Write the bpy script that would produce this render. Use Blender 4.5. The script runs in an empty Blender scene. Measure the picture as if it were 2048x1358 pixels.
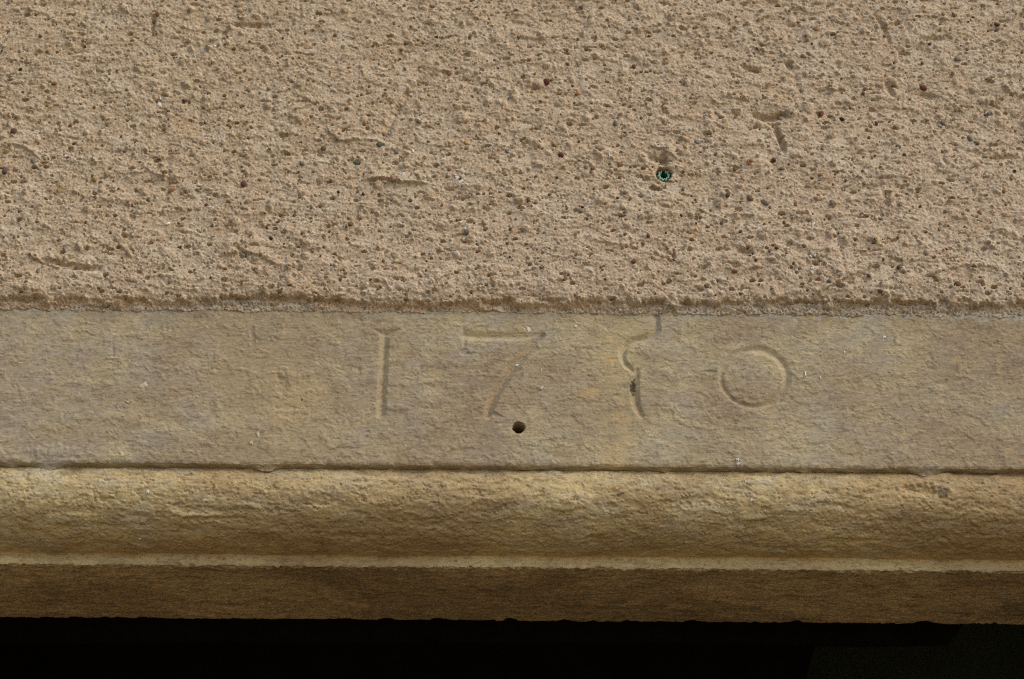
import bpy, math, random
import numpy as np
from mathutils import Vector, Matrix
random.seed(5)
RNG = np.random.default_rng(5)
SC = bpy.context.scene

# ------------------------------------------------------------------ camera
TH, ROLL, DIST = math.radians(25.0), math.radians(0.42), 2.2
CAM = np.array([0.0, -DIST*math.cos(TH), -DIST*math.sin(TH)])
fw = np.array([0, math.cos(TH), math.sin(TH)])
r0 = np.array([1.0, 0, 0]); u0 = np.array([0, -math.sin(TH), math.cos(TH)])
rt = r0*math.cos(ROLL)+u0*math.sin(ROLL); up = -r0*math.sin(ROLL)+u0*math.cos(ROLL)
cd = bpy.data.cameras.new('camera'); cam = bpy.data.objects.new('camera', cd)
SC.collection.objects.link(cam)
cam.matrix_world = Matrix(((rt[0], up[0], -fw[0], CAM[0]), (rt[1], up[1], -fw[1], CAM[1]),
                           (rt[2], up[2], -fw[2], CAM[2]), (0, 0, 0, 1)))
cd.sensor_width = 36; cd.lens = 36*DIST/1.024; cd.clip_start = 0.02; cd.clip_end = 500
SC.camera = cam
cd.dof.use_dof = True; cd.dof.focus_distance = DIST; cd.dof.aperture_fstop = 6.3
SC.cycles.use_denoising = False; SC.cycles.filter_width = 1.15; SC.cycles.max_bounces = 6
FPX = 2048*DIST/1.024

# ------------------------------------------------------------------ light
W = bpy.data.worlds.new('World'); SC.world = W; W.use_nodes = True
wn = W.node_tree
SUN_EL, SUN_AZ = math.radians(44), math.radians(54)      # azimuth: towards the right of the wall's outward normal
sky = wn.nodes.new('ShaderNodeTexSky'); sky.sky_type = 'NISHITA'; sky.sun_disc = False
sky.sun_elevation = SUN_EL; sky.sun_rotation = math.pi-SUN_AZ
sky.air_density = 1.2; sky.dust_density = 2.5
bg = wn.nodes['Background']; bg.inputs['Strength'].default_value = 0.15
wn.links.new(sky.outputs[0], bg.inputs[0])
sd = bpy.data.lights.new('sun', 'SUN'); sun = bpy.data.objects.new('sun', sd); SC.collection.objects.link(sun)
sd.energy = 1.25; sd.angle = math.radians(38); sd.color = (1.0, 0.93, 0.82)
tosun = Vector((math.sin(SUN_AZ)*math.cos(SUN_EL), -math.cos(SUN_AZ)*math.cos(SUN_EL), math.sin(SUN_EL)))
sun.rotation_euler = tosun.to_track_quat('Z', 'Y').to_euler()
SC.view_settings.view_transform = 'Standard'; SC.view_settings.look = 'None'
SC.view_settings.gamma = 1; SC.view_settings.use_curve_mapping = False
SC.view_settings.exposure = 0.30

# ------------------------------------------------------------------ pixel <-> wall helpers
def unproj(px, py, y=0.0):
    d = fw + rt*((px-1024)/FPX) - up*((py-679)/FPX)
    t = (y-CAM[1])/d[1]
    return CAM + d*t
def proj(x, y, z):
    dx, dy, dz = x-CAM[0], y-CAM[1], z-CAM[2]
    w = dy*fw[1]+dz*fw[2]
    a = dx*rt[0]+dy*rt[1]+dz*rt[2]; b = dx*up[0]+dy*up[1]+dz*up[2]
    return 1024+FPX*a/w, 679-FPX*b/w
MM = 0.001

# ------------------------------------------------------------------ numpy noise
def _h(ix, iy, seed):
    n = (ix.astype(np.uint32)*np.uint32(374761393) + iy.astype(np.uint32)*np.uint32(668265263)
         + np.uint32((seed*2246822519) & 0xffffffff))
    n = (n ^ (n >> np.uint32(13)))*np.uint32(1274126177)
    return (n ^ (n >> np.uint32(16)))
def perl(x, y, seed=0):
    x = np.asarray(x, np.float32); y = np.asarray(y, np.float32)
    x, y = np.broadcast_arrays(x, y)
    xi = np.floor(x); yi = np.floor(y); fx = x-xi; fy = y-yi
    xi = xi.astype(np.int64)+100000; yi = yi.astype(np.int64)+100000
    ux = fx*fx*fx*(fx*(fx*6-15)+10); uy = fy*fy*fy*(fy*(fy*6-15)+10)
    def g(a, b):
        ang = (_h(xi+a, yi+b, seed) & np.uint32(1023)).astype(np.float32)*np.float32(2*math.pi/1024)
        return np.cos(ang)*(fx-a)+np.sin(ang)*(fy-b)
    n0 = g(0, 0)*(1-ux)+g(1, 0)*ux; n1 = g(0, 1)*(1-ux)+g(1, 1)*ux
    return (n0*(1-uy)+n1*uy)*np.float32(1.5)
def fbm(x, y, seed=0, o=4, gain=0.5):
    s = 0; a = 1; t = 0
    for k in range(o):
        s = s+a*perl(x*2**k, y*2**k, seed+17*k); t += a; a *= gain
    return s/t
def worley(x, y, seed, rmin, rmax, prob):
    """dome field: max over random discs of (1-(d/r)^2), only a share prob of cells hold one"""
    x, y = np.broadcast_arrays(np.asarray(x, np.float32), np.asarray(y, np.float32))
    xi = np.floor(x).astype(np.int64)+100000; yi = np.floor(y).astype(np.int64)+100000
    out = np.zeros(x.shape, np.float32)
    X = x+100000*1.0; 
    fx = x-np.floor(x); fy = y-np.floor(y)
    for a in (-1, 0, 1):
        for b in (-1, 0, 1):
            h = _h(xi+a, yi+b, seed); h2 = _h(xi+a, yi+b, seed+991)
            cx = a+(h & np.uint32(255)).astype(np.float32)/255; cy = b+((h >> np.uint32(8)) & np.uint32(255)).astype(np.float32)/255
            r = rmin+(rmax-rmin)*((h2 & np.uint32(255)).astype(np.float32)/255)**2
            on = ((h2 >> np.uint32(8)) & np.uint32(1023)).astype(np.float32)/1023 < prob
            d2 = ((fx-cx)**2+(fy-cy)**2)/(r*r)
            out = np.maximum(out, np.where(on, 1-d2, 0))
    return out
def sstep(a, b, v):
    t = np.clip((v-a)/(b-a), 0, 1); return t*t*(3-2*t)
def dist_poly(PX, PY, pts):
    """distance to a polyline (in photo pixels) and parameter 0..1 along it"""
    best = np.full(PX.shape, 1e9, np.float32); par = np.zeros(PX.shape, np.float32)
    P = np.array(pts, float); L = np.r_[0, np.cumsum(np.hypot(*np.diff(P, axis=0).T))]
    for k in range(len(P)-1):
        a, b = P[k], P[k+1]; ab = b-a; l2 = (ab**2).sum()
        t = np.clip(((PX-a[0])*ab[0]+(PY-a[1])*ab[1])/l2, 0, 1)
        d = np.hypot(PX-a[0]-t*ab[0], PY-a[1]-t*ab[1])
        m = d < best; best[m] = d[m]; par[m] = ((L[k]+t*math.sqrt(l2))/L[-1])[m]
    return best, par
def local(PX, PY, pts, m):
    P = np.array(pts); 
    ok = (PX > P[:, 0].min()-m) & (PX < P[:, 0].max()+m) & (PY > P[:, 1].min()-m) & (PY < P[:, 1].max()+m)
    idx = np.nonzero(ok)
    return idx
def smooth_path(pts, n=6):
    P = [np.array(p, float) for p in pts]; P = [2*P[0]-P[1]]+P+[2*P[-1]-P[-2]]; out = []
    for k in range(1, len(P)-2):
        for i in range(n):
            t = i/n
            out.append(tuple(0.5*((2*P[k])+(-P[k-1]+P[k+1])*t+(2*P[k-1]-5*P[k]+4*P[k+1]-P[k+2])*t*t+(-P[k-1]+3*P[k]-3*P[k+1]+P[k+2])*t**3)))
    out.append(tuple(P[-2])); return out

def axis(lo, hi, step, far_lo, far_hi, g=1.06, cap=0.02):
    a = list(np.arange(lo, hi+step/2, step)); s = step; x = a[-1]
    while x < far_hi: s = min(s*g, cap); x += s; a.append(x)
    s = step; x = a[0]; pre = []
    while x > far_lo: s = min(s*g, cap); x -= s; pre.append(x)
    return np.array(pre[::-1]+a)

# ------------------------------------------------------------------ mesh helpers
def grid_normals(P):
    du = np.gradient(P, axis=1); dv = np.gradient(P, axis=0)
    n = np.cross(du, dv); n /= np.linalg.norm(n, axis=2, keepdims=True)+1e-12
    return n
def grid_obj(name, P, N, fmask, attrs, mat, parent):
    """faces of the grid where fmask is true, as one mesh; the normals come from the whole sheet so parts meet seamlessly"""
    ny, nx = P.shape[:2]
    fj, fi = np.nonzero(fmask)
    a = fj*nx+fi
    quads = np.stack([a, a+1, a+nx+1, a+nx], 1)
    used = np.unique(quads); remap = np.full(ny*nx, -1, np.int64); remap[used] = np.arange(len(used))
    q = remap[quads].astype(np.int32)
    me = bpy.data.meshes.new(name)
    me.vertices.add(len(used)); me.vertices.foreach_set('co', P.reshape(-1, 3)[used].astype(np.float32).ravel())
    me.loops.add(q.size); me.loops.foreach_set('vertex_index', q.ravel())
    me.polygons.add(len(q)); me.polygons.foreach_set('loop_start', np.arange(0, q.size, 4, dtype=np.int32))
    me.update(calc_edges=True)
    me.polygons.foreach_set('use_smooth', np.ones(len(q), bool))
    for k, v in attrs.items():
        at = me.attributes.new(k, 'FLOAT', 'POINT'); at.data.foreach_set('value', v.reshape(-1)[used].astype(np.float32))
    me.normals_split_custom_set_from_vertices(N.reshape(-1, 3)[used].astype(np.float32))
    me.materials.append(mat)
    o = bpy.data.objects.new(name, me); SC.collection.objects.link(o)
    if parent: o.parent = parent
    return o
def py_obj(name, verts, faces, mat, parent=None, smooth=False):
    me = bpy.data.meshes.new(name); me.from_pydata([tuple(v) for v in verts], [], faces); me.update()
    if smooth: me.polygons.foreach_set('use_smooth', [True]*len(me.polygons))
    if mat: me.materials.append(mat)
    o = bpy.data.objects.new(name, me); SC.collection.objects.link(o)
    if parent: o.parent = parent
    return o
def empty(name, label, cat, loc=(0, 0, 0)):
    o = bpy.data.objects.new(name, None); SC.collection.objects.link(o); o.location = loc
    o.empty_display_size = 0.05; o['kind'] = 'thing'; o['label'] = label; o['category'] = cat
    return o
def box(x0, x1, y0, y1, z0, z1):
    v = [(x, y, z) for x in (x0, x1) for y in (y0, y1) for z in (z0, z1)]
    f = [(0, 1, 3, 2), (4, 6, 7, 5), (0, 4, 5, 1), (2, 3, 7, 6), (0, 2, 6, 4), (1, 5, 7, 3)]
    return v, f

# ------------------------------------------------------------------ material helpers
class M:
    def __init__(s, name, rough=0.95, spec=0.2):
        s.m = bpy.data.materials.new(name); s.m.use_nodes = True; s.t = s.m.node_tree
        s.b = s.t.nodes['Principled BSDF']; s.b.inputs['Roughness'].default_value = rough
        s.b.inputs['Specular IOR Level'].default_value = spec
        s.tc = s.t.nodes.new('ShaderNodeTexCoord').outputs['Object']
    def n(s, kind, **kw):
        nd = s.t.nodes.new('ShaderNode'+kind)
        for k, v in kw.items(): setattr(nd, k, v)
        return nd
    def L(s, a, b): s.t.links.new(a, b)
    def map(s, scale):
        m = s.n('Mapping'); m.inputs['Scale'].default_value = scale; s.L(s.tc, m.inputs['Vector']); return m.outputs[0]
    def noise(s, scale, detail=3, rough=0.5, vec=None, dist=0):
        x = s.n('TexNoise'); x.inputs['Scale'].default_value = scale; x.inputs['Detail'].default_value = detail
        x.inputs['Roughness'].default_value = rough; x.inputs['Distortion'].default_value = dist
        s.L(vec if vec is not None else s.tc, x.inputs['Vector']); return x.outputs['Fac']
    def ramp(s, v, stops):
        r = s.n('ValToRGB'); e = r.color_ramp.elements
        while len(e) < len(stops): e.new(0.5)
        for k, (p, c) in enumerate(stops):
            e[k].position = p; e[k].color = (c, c, c, 1) if not isinstance(c, (tuple, list)) else (*c, 1)
        s.L(v, r.inputs[0]); return r.outputs[0]
    def mix(s, f, a, b, kind='MIX'):
        x = s.n('Mix', data_type='RGBA', blend_type=kind)
        for i, v in ((0, f), (6, a), (7, b)):
            if isinstance(v, (int, float)): x.inputs[i].default_value = v
            elif isinstance(v, tuple): x.inputs[i].default_value = (*v, 1)
            else: s.L(v, x.inputs[i])
        return x.outputs[2]
    def math(s, op, a, b=0.0):
        x = s.n('Math', operation=op)
        for i, v in ((0, a), (1, b)):
            if isinstance(v, (int, float)): x.inputs[i].default_value = v
            else: s.L(v, x.inputs[i])
        return x.outputs[0]
    def attr(s, name): 
        a = s.n('Attribute', attribute_name=name); return a.outputs['Fac']
    def bump(s, h, strength, dist):
        b = s.n('Bump'); b.inputs['Strength'].default_value = strength; b.inputs['Distance'].default_value = dist
        s.L(h, b.inputs['Height']); return b
    def col(s, c):
        if isinstance(c, tuple): s.b.inputs['Base Color'].default_value = (*c, 1)
        else: s.L(c, s.b.inputs['Base Color'])
    def nor(s, b): s.L(b.outputs[0], s.b.inputs['Normal'])

def plaster_material(name, mortar=False):
    m = M(name)
    # binder tint drifts yellow to pinkish sand; darker left also paints light falloff into colour
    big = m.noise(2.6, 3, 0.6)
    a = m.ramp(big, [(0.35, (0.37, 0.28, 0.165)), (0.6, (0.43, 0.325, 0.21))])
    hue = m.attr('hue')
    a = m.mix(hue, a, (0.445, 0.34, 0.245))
    if mortar:
        g = m.attr('grey')
        a = m.mix(m.ramp(m.noise(70, 4, 0.7), [(0.35, 0.0), (0.65, 0.9)]), (0.41, 0.265, 0.14), (0.44, 0.33, 0.21))
        gr = m.mix(m.ramp(m.noise(125, 5, 0.78), [(0.43, 0.0), (0.56, 1.0)]), (0.085, 0.08, 0.065), (0.44, 0.40, 0.32))
        a = m.mix(g, a, gr)
    # patches worn paler, patches stained ochre
    a = m.mix(m.math('MULTIPLY', m.ramp(m.noise(17, 5, 0.65), [(0.50, 0.0), (0.62, 1.0)]), 0.5), a, (0.55, 0.48, 0.37))
    a = m.mix(m.math('MULTIPLY', m.ramp(m.noise(31, 5, 0.7, dist=0.5), [(0.54, 0.0), (0.66, 1.0)]), 0.5), a, (0.40, 0.25, 0.11))
    if not mortar: a = m.mix(m.math('MULTIPLY', m.attr('bare'), 0.75), a, m.ramp(m.noise(55, 2, 0.5), [(0.36, (0.20, 0.175, 0.135)), (0.5, (0.25, 0.165, 0.085)), (0.62, (0.27, 0.225, 0.165))]))
    # sand grains of several minerals
    v = m.n('TexVoronoi'); v.inputs['Scale'].default_value = 620; m.L(m.tc, v.inputs['Vector'])
    sep = m.n('SeparateColor'); m.L(v.outputs['Color'], sep.inputs[0])
    gm = m.ramp(sep.outputs[0], [(0.0, (0.24, 0.15, 0.085)), (0.16, (0.36, 0.24, 0.14)), (0.36, (0.46, 0.35, 0.225)), (0.7, (0.53, 0.43, 0.30)), (1.0, (0.62, 0.55, 0.43))])
    a = m.mix(0.55, a, gm)
    v2 = m.n('TexVoronoi'); v2.inputs['Scale'].default_value = 300; m.L(m.tc, v2.inputs['Vector'])
    sep2 = m.n('SeparateColor'); m.L(v2.outputs['Color'], sep2.inputs[0])
    dark = m.math('MULTIPLY', m.ramp(sep2.outputs[1], [(0.90, 0.0), (0.94, 1.0)]), m.ramp(v2.outputs['Distance'], [(0.25, 1.0), (0.4, 0.0)]))
    a = m.mix(m.math('MULTIPLY', dark, 0.75), a, m.ramp(sep2.outputs[2], [(0.0, (0.10, 0.05, 0.03)), (0.5, (0.22, 0.11, 0.05)), (1.0, (0.12, 0.12, 0.11))]))
    m.col(a)
    h = m.math('ADD', m.noise(900, 3, 0.7), m.math('MULTIPLY', m.noise(380, 2, 0.6), 1.3))
    b1 = m.bump(h, 0.55, 0.0007)
    b2 = m.bump(m.math('MULTIPLY', m.attr('far'), m.math('ADD', m.noise(190, 4, 0.65), m.noise(60, 3, 0.6))), 1.0, 0.008); m.L(b1.outputs[0], b2.inputs['Normal'])
    m.nor(b2)
    return m.m

def stone_material(name, ochre, grey, brown, dirt=0.0):
    m = M(name)
    st = m.map((0.45, 1, 1))                           # bedding runs along the lintel
    st2 = m.map((0.22, 1, 1))
    a = m.mix(m.ramp(m.noise(38, 5, 0.65, st), [(0.35, 0.0), (0.65, 1.0)]), ochre, tuple(c*0.86 for c in ochre))
    pat = m.attr('patina')
    a = m.mix(pat, a, grey)
    a = m.mix(m.math('MULTIPLY', m.ramp(m.noise(13, 6, 0.7, m.map((0.55, 1, 1)), 0.6), [(0.5, 0.0), (0.64, 1.0)]), 0.6), a, brown)
    a = m.mix(m.math('MULTIPLY', m.ramp(m.noise(24, 5, 0.72, None, 0.4), [(0.56, 0.0), (0.74, 1.0)]), 0.55), a, tuple(min(1, c*1.28+0.02) for c in ochre))
    a = m.mix(m.math('MULTIPLY', m.ramp(m.noise(4.5, 6, 0.62, m.map((0.7, 1, 1.2)), 0.8), [(0.46, 0.0), (0.58, 1.0)]), 0.55), a, brown)
    fine = m.noise(420, 4, 0.75, st)
    a = m.mix(m.math('MULTIPLY', m.ramp(fine, [(0.32, 1.0), (0.50, 0.0)]), 0.65), a, tuple(c*0.45 for c in brown))
    a = m.mix(m.math('MULTIPLY', m.ramp(fine, [(0.55, 0.0), (0.75, 1.0)]), 0.42), a, (0.60, 0.53, 0.38))
    sn = m.noise(150, 4, 0.7, st2)
    a = m.mix(m.math('MULTIPLY', m.ramp(sn, [(0.35, 1.0), (0.5, 0.0)]), 0.35+dirt), a, tuple(c*0.5 for c in brown))
    if dirt: a = m.mix(m.math('MULTIPLY', m.ramp(m.noise(300, 5, 0.75, m.map((0.35, 1, 1))), [(0.54, 0.0), (0.66, 1.0)]), 0.6), a, (0.55, 0.38, 0.18))
    a = m.mix(m.attr('ochre'), a, (0.50, 0.36, 0.165))
    a = m.mix(m.attr('grey'), a, m.mix(m.ramp(m.noise(300, 3, 0.7), [(0.4, 0.0), (0.6, 1.0)]), (0.25, 0.23, 0.19), (0.44, 0.41, 0.33)))
    a = m.mix(m.attr('black'), a, (0.06, 0.045, 0.03))
    m.col(a)
    h = m.math('ADD', m.noise(700, 4, 0.7, st), m.math('MULTIPLY', m.noise(240, 3, 0.7, st2), 1.5))
    m.nor(m.bump(h, 0.6, 0.0006))
    return m.m

def simple(name, c, var=0.3, scale=400, rough=0.85, spec=0.3, bump=0.0003):
    m = M(name, rough, spec)
    a = m.mix(m.ramp(m.noise(scale, 4, 0.65), [(0.3, 0.0), (0.7, 1.0)]), tuple(x*(1-var) for x in c), tuple(min(1, x*(1+var)) for x in c))
    m.col(a)
    if bump: m.nor(m.bump(m.noise(scale*1.5, 3, 0.6), 0.6, bump))
    return m.m

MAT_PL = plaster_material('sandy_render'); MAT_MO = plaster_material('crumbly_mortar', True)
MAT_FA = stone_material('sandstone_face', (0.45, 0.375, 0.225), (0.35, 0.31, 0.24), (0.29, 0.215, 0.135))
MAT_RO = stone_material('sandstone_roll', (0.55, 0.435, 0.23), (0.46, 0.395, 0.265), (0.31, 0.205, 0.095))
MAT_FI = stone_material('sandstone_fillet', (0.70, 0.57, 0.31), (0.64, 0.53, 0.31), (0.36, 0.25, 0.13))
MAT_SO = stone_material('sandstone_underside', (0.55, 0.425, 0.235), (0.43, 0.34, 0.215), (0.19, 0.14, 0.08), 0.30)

# ------------------------------------------------------------------ the plaster wall
zj = unproj(1024, 625)[2]                                            # top of the lintel
z_top_frame = unproj(1024, -25)[2]
Z = axis(zj-0.012, z_top_frame, 0.00088, zj-0.0125, 3.2, cap=0.045)
X = axis(-0.555, 0.555, 0.00088, -2.6, 2.6)
XX, ZZ = np.meshgrid(X, Z); nz, nx = XX.shape
PX, PY = proj(XX, 0.0, ZZ)
xm, zm = XX/MM, ZZ/MM                                                # millimetres
def joint_top(x):                                                    # ragged upper edge of the stone (offset in mm)
    x = x/MM
    return 2.0*fbm(x/55, x*0+3.3, 71, 3)+1.5*perl(x/11, x*0+1.1, 72)+0.8*perl(x/3.7, x*0+7.1, 73)
def build_plaster():
    wx = xm+4*perl(xm/30, zm/30, 1); wz = zm+4*perl(xm/30+9, zm/30, 2)
    H = 2.4*fbm(wx/130, wz/90, 3, 3)
    mid = fbm(wx/26, wz/18, 4, 4, 0.5); H += 2.2*mid
    # trowel-dragged ledges: steps where stretched noise crosses a level
    l1 = fbm(wx/34+0.25*wz/34, wz/12, 11, 4, 0.6); H += 0.8*sstep(0.14, 0.20, l1)+0.7*sstep(-0.36, -0.30, l1)
    l2 = fbm(wx/17, wz/7.5-0.2*wx/17, 12, 4, 0.6); H += 0.4*sstep(0.30, 0.36, l2)
    rough = 0.45+0.85*sstep(-0.25, 0.30, fbm(xm/48, zm/34, 21, 3))
    H += rough*0.32*fbm(xm/5.5, zm/5, 5, 2, 0.6)
    H += rough*0.32*perl(xm/2.3, zm/2.1, 6)+rough*0.24*perl(xm/1.4, zm/1.4, 7)
    # grit pushed up through the skin, and pores
    H += 0.6*np.sqrt(np.clip(worley(xm/8.5, zm/8.5, 31, 0.12, 0.30, 0.45), 0, 1))
    H += 0.22*np.sqrt(np.clip(worley(xm/3.6, zm/3.6, 32, 0.2, 0.42, 0.4), 0, 1))
    gw = [worley(wx/sc+o_, wz/sc, sd_, 0.10, 0.34, pr_) for sc, sd_, pr_, o_ in ((11.0, 36, 0.40, 0), (6.5, 37, 0.32, 3), (17.0, 38, 0.28, 7))]
    for g_, a_ in zip(gw, (1.7, 1.0, 2.6)): H += a_*np.sqrt(np.clip(g_, 0, 1))
    por = sstep(-0.35, 0.35, fbm(xm/38, zm/30, 22, 3))
    H -= (0.08+0.6*por)*sstep(0, 0.4, worley(xm/4.2, zm/4.2, 33, 0.12, 0.30, 0.42))
    H -= (0.3+0.5*por)*sstep(0, 0.5, worley(xm/2.5, zm/2.5, 34, 0.2, 0.42, 0.65))
    H -= 4.5*sstep(0, 0.3, worley(xm/13, zm/11, 35, 0.05, 0.12, 0.16))
    H -= 5.0*sstep(0, 0.4, worley(wx/27, wz/15, 39, 0.04, 0.12, 0.40))
    H -= 2.2*sstep(0.30, 0.42, fbm(wx/15+40, wz/6, 23, 4, 0.6))
    H -= 3.0*sstep(0, 0.35, worley(wx/34, wz/20, 39, 0.04, 0.12, 0.7))
    # hand-placed scars: (points, width px, depth mm)
    scars = [([(868, 160), (835, 182), (805, 212), (785, 245), (772, 285)], 9, 2.2), ([(340, 330), (336, 395), (325, 440)], 6, 1.8),
             ([(345, 150), (330, 190), (318, 215)], 6, 1.5), ([(412, 150), (405, 200), (398, 250)], 7, 1.6),
             ([(602, 5), (600, 60)], 5, 1.5), ([(546, 180), (548, 235)], 6, 1.4),
             ([(310, 45), (306, 78)], 5, 2.2), ([(168, 95), (165, 130)], 5, 1.2),
             ([(1508, 240), (1535, 246), (1566, 239)], 8, 4.2), ([(1546, 260), (1556, 282), (1566, 312)], 6.5, 3.2), ([(1770, 180), (1782, 200)], 6, 2.5), ([(1478, 510), (1500, 514)], 6, 2.5), ([(1346, 512), (1345, 524)], 4, 2.5), ([(1572, 135), (1578, 143)], 6, 3.0),
             ([(1485, 144), (1515, 152)], 6, 2.4), ([(1575, 130), (1588, 165), (1600, 210)], 6, 1.8),
             ([(1595, 0), (1590, 40)], 5, 1.2), ([(1745, 40), (1765, 65), (1775, 95)], 5, 2.0), ([(1840, 90), (1895, 88)], 6, 2.2),
             ([(1840, 200), (1870, 205)], 7, 2.4), ([(1725, 385), (1755, 380)], 7, 2.2), ([(1765, 395), (1772, 420)], 6, 2.6),
             ([(1030, 470), (1048, 440), (1055, 400)], 5, 1.2), ([(1200, 345), (1300, 392)], 4, 1.0), ([(1670, 470), (1685, 540)], 4, 1.3),
             ([(90, 532), (130, 540), (200, 546)], 7, 2.6), ([(1010, 45), (1075, 70)], 4, 1.0), ([(475, 60), (540, 62)], 6, 2.0),
             ([(475, 505), (500, 525)], 6, 2.0), ([(1290, 320), (1318, 330)], 7, 2.0), ([(1324, 322), (1326, 335)], 9, 4.5),
             ([(1715, 560), (1760, 535)], 6, 1.9), ([(1790, 550), (1850, 542)], 5, 1.6), ([(1300, 385), (1318, 388)], 4, 2.4),
             ([(1985, 325), (2040, 322)], 6, 2.0), ([(1020, 250), (1060, 255), (1110, 262)], 4, 1.3), ([(690, 245), (640, 260)], 5, 1.2),
             ([(1630, 385), (1660, 392)], 4, 1.2), ([(1060, 400), (1100, 408)], 5, 1.6), ([(1545, 195), (1580, 200)], 4, 1.4)]
    for pts, wd, dp in scars:
        sp = smooth_path(pts) if len(pts) > 2 else pts
        ix = local(PX, PY, sp, wd*3); 
        d, t = dist_poly(PX[ix], PY[ix], sp)
        d = d+2.2*perl(xm[ix]/2.6, zm[ix]/2.6, 41)
        H[ix] -= (1.9 if dp >= 2 else 0.9)*dp*np.exp(-(np.maximum(d, 0)/(wd*0.8))**3)*(0.55+0.45*np.sin(np.pi*np.clip(t, 0.03, 0.97)))
    ledges = [([(735, 372), (770, 368), (800, 376), (850, 378)], 14, 3.0), ([(660, 275), (685, 292), (720, 290), (760, 292)], 10, 1.8),
              ([(0, 305), (40, 300), (80, 325)], 12, 1.8), ([(440, 520), (500, 515), (560, 540)], 12, 1.8), ([(1040, 85), (1090, 90)], 10, 1.5),
              ([(1445, 205), (1500, 212)], 8, 1.5), ([(1640, 590), (1700, 560), (1720, 552)], 12, 1.8), ([(1300, 300), (1340, 318), (1352, 330)], 10, 1.8),
              ([(60, 520), (120, 545), (180, 540)], 14, 2.2), ([(1450, 440), (1500, 440)], 10, 1.2), ([(1180, 490), (1240, 500)], 10, 1.1),
              ([(290, 345), (330, 365), (375, 365)], 9, 1.4), ([(550, 250), (600, 228), (640, 215)], 8, 1.1), ([(1850, 560), (1930, 540), (2000, 545)], 12, 1.4)]
    for pts, wd, dp in ledges:                                       # lumps with an undercut lower edge
        sp = smooth_path(pts); ix = local(PX, PY, sp, wd*4)
        P = np.array(sp); yl = np.interp(PX[ix], P[:, 0], P[:, 1]); inx = sstep(P[:, 0].min()-wd, P[:, 0].min()+wd, PX[ix])*sstep(P[:, 0].max()+wd, P[:, 0].max()-wd, PX[ix])
        v = yl-PY[ix]+3*perl(xm[ix]/4, zm[ix]/4, 42)                 # >0 above the edge
        H[ix] += 1.7*dp*inx*sstep(-1.5, 2.0, v)*np.exp(-np.maximum(v, 0)/(wd*1.1))
    fdx = np.clip(1-(np.gradient(X)-0.00090)/0.0016, 0, 1)[None, :]; fdz = np.clip(1-(np.gradient(Z)-0.00090)/0.0016, 0, 1)[:, None]
    fade = fdx*fdz; f2 = np.clip(1.5-np.gradient(X)/0.008, 0, 1)[None, :]*np.clip(1.5-np.gradient(Z)/0.008, 0, 1)[:, None]
    low = 2.4*fbm(wx/130, wz/90, 3, 1)+2.0*f2*fbm(wx/26, wz/18, 4, 1); low = low-low[fade > 0.9].mean()+H[fade > 0.9].mean(); H = H*fade+low*(1-fade)
    # rounded lip over the recessed joint
    tj = (ZZ-zj)/MM-joint_top(XX)                                    # height above the stone, mm
    lipw = np.interp(PX[0], [-400, 0, 130, 220, 330, 430, 455, 600, 640, 760, 900, 1060, 1150, 1260, 1330, 1400, 1480, 1600, 1750, 1850, 1960, 2048, 2400],
                     [10, 9.5, 9, 9.5, 8, 8.5, 13, 13.5, 10, 8, 8.5, 11, 10, 8.5, 11, 8.5, 11, 14, 12.5, 13.0, 11.5, 11, 11])
    lipw = lipw+1.7*fbm(X/MM/38, X*0+5, 75, 4, 0.6)+0.5*perl(X/MM/6, X*0, 76)
    v = tj-lipw[None, :]-3.2*perl(xm/11, zm/7, 43)-1.6*perl(xm/3.4, zm/2.8, 44)
    soft = sstep(-0.12, 0.30, fbm(X/MM/42, X*0+2, 77, 3)+0.05)[None, :]
    H -= 3.5*np.exp(-np.maximum(v, 0)/9)                             # the skin rolls over before the lip
    step = soft*sstep(-4.5, 2.5, v)+(1-soft)*sstep(-1.0, 1.6, v)
    Hm = 2.2*fbm(xm/16, zm/6, 51, 4, 0.6)+1.3*fbm(xm/3.6, zm/2.6, 52, 3, 0.7)+0.55*perl(xm/1.9, zm/1.7, 53)-1.2*sstep(0, .5, worley(xm/4, zm/4, 54, 0.15, 0.38, 0.6))
    Hm += 1.0+0.10*tj*soft+1.6*np.exp(-((v+5)/3.5)**2)*sstep(-0.1, 0.3, perl(xm/35, zm/9, 55))
    dv = -0.6+3.4*fbm(xm/17, zm/9, 56, 4, 0.65)-1.5*np.clip(fbm(X/MM/40, X*0+1, 78, 2)*3, 0, 1)[None, :]; Hm -= 9*sstep(dv, dv-2.6, tj)                                 # runs in behind the stone
    ramp2 = sstep(0.0, 0.35, fbm(X/MM/48, X*0+9, 79, 3)+np.interp(PX[0], [0, 380, 440, 610, 680, 1250, 1350, 2048], [.1, .1, -.2, -.2, .15, .15, -.18, -.15]))[None, :]; Hm += 6.0*ramp2*sstep(0.5, 9.0, tj+1.5*perl(xm/5, zm/4, 80))
    Hm += 0.45*perl(xm/1.3, zm/1.2, 57)-0.8*sstep(0, .5, worley(xm/2.4, zm/2.4, 58, 0.2, 0.4, 0.6))
    H = (H+9.5)*step+Hm*(1-step)
    # screw hole for the plug
    for (cx, cy, R, dep) in ((1327, 349, 16.0, 38),):
        C = unproj(cx, cy, -0.009); d = np.hypot(XX-C[0], ZZ-C[2])/MM; R = R*0.5
        an = np.arctan2(ZZ-C[2], XX-C[0]); Rr = R+0.5*np.sin(an*3+1)+0.35*np.sin(an*7)
        H -= 2.2*np.exp(-np.maximum(d-Rr, 0)/1.3)*sstep(-0.3, 0.9, np.sin(an))
        H -= dep*sstep(0.3, -0.75, d-Rr)
    H = np.where(fdx > 0.02, H, (low+9.5)*step+1.0*(1-step)-9*sstep(-0.5, -3, tj))
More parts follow.
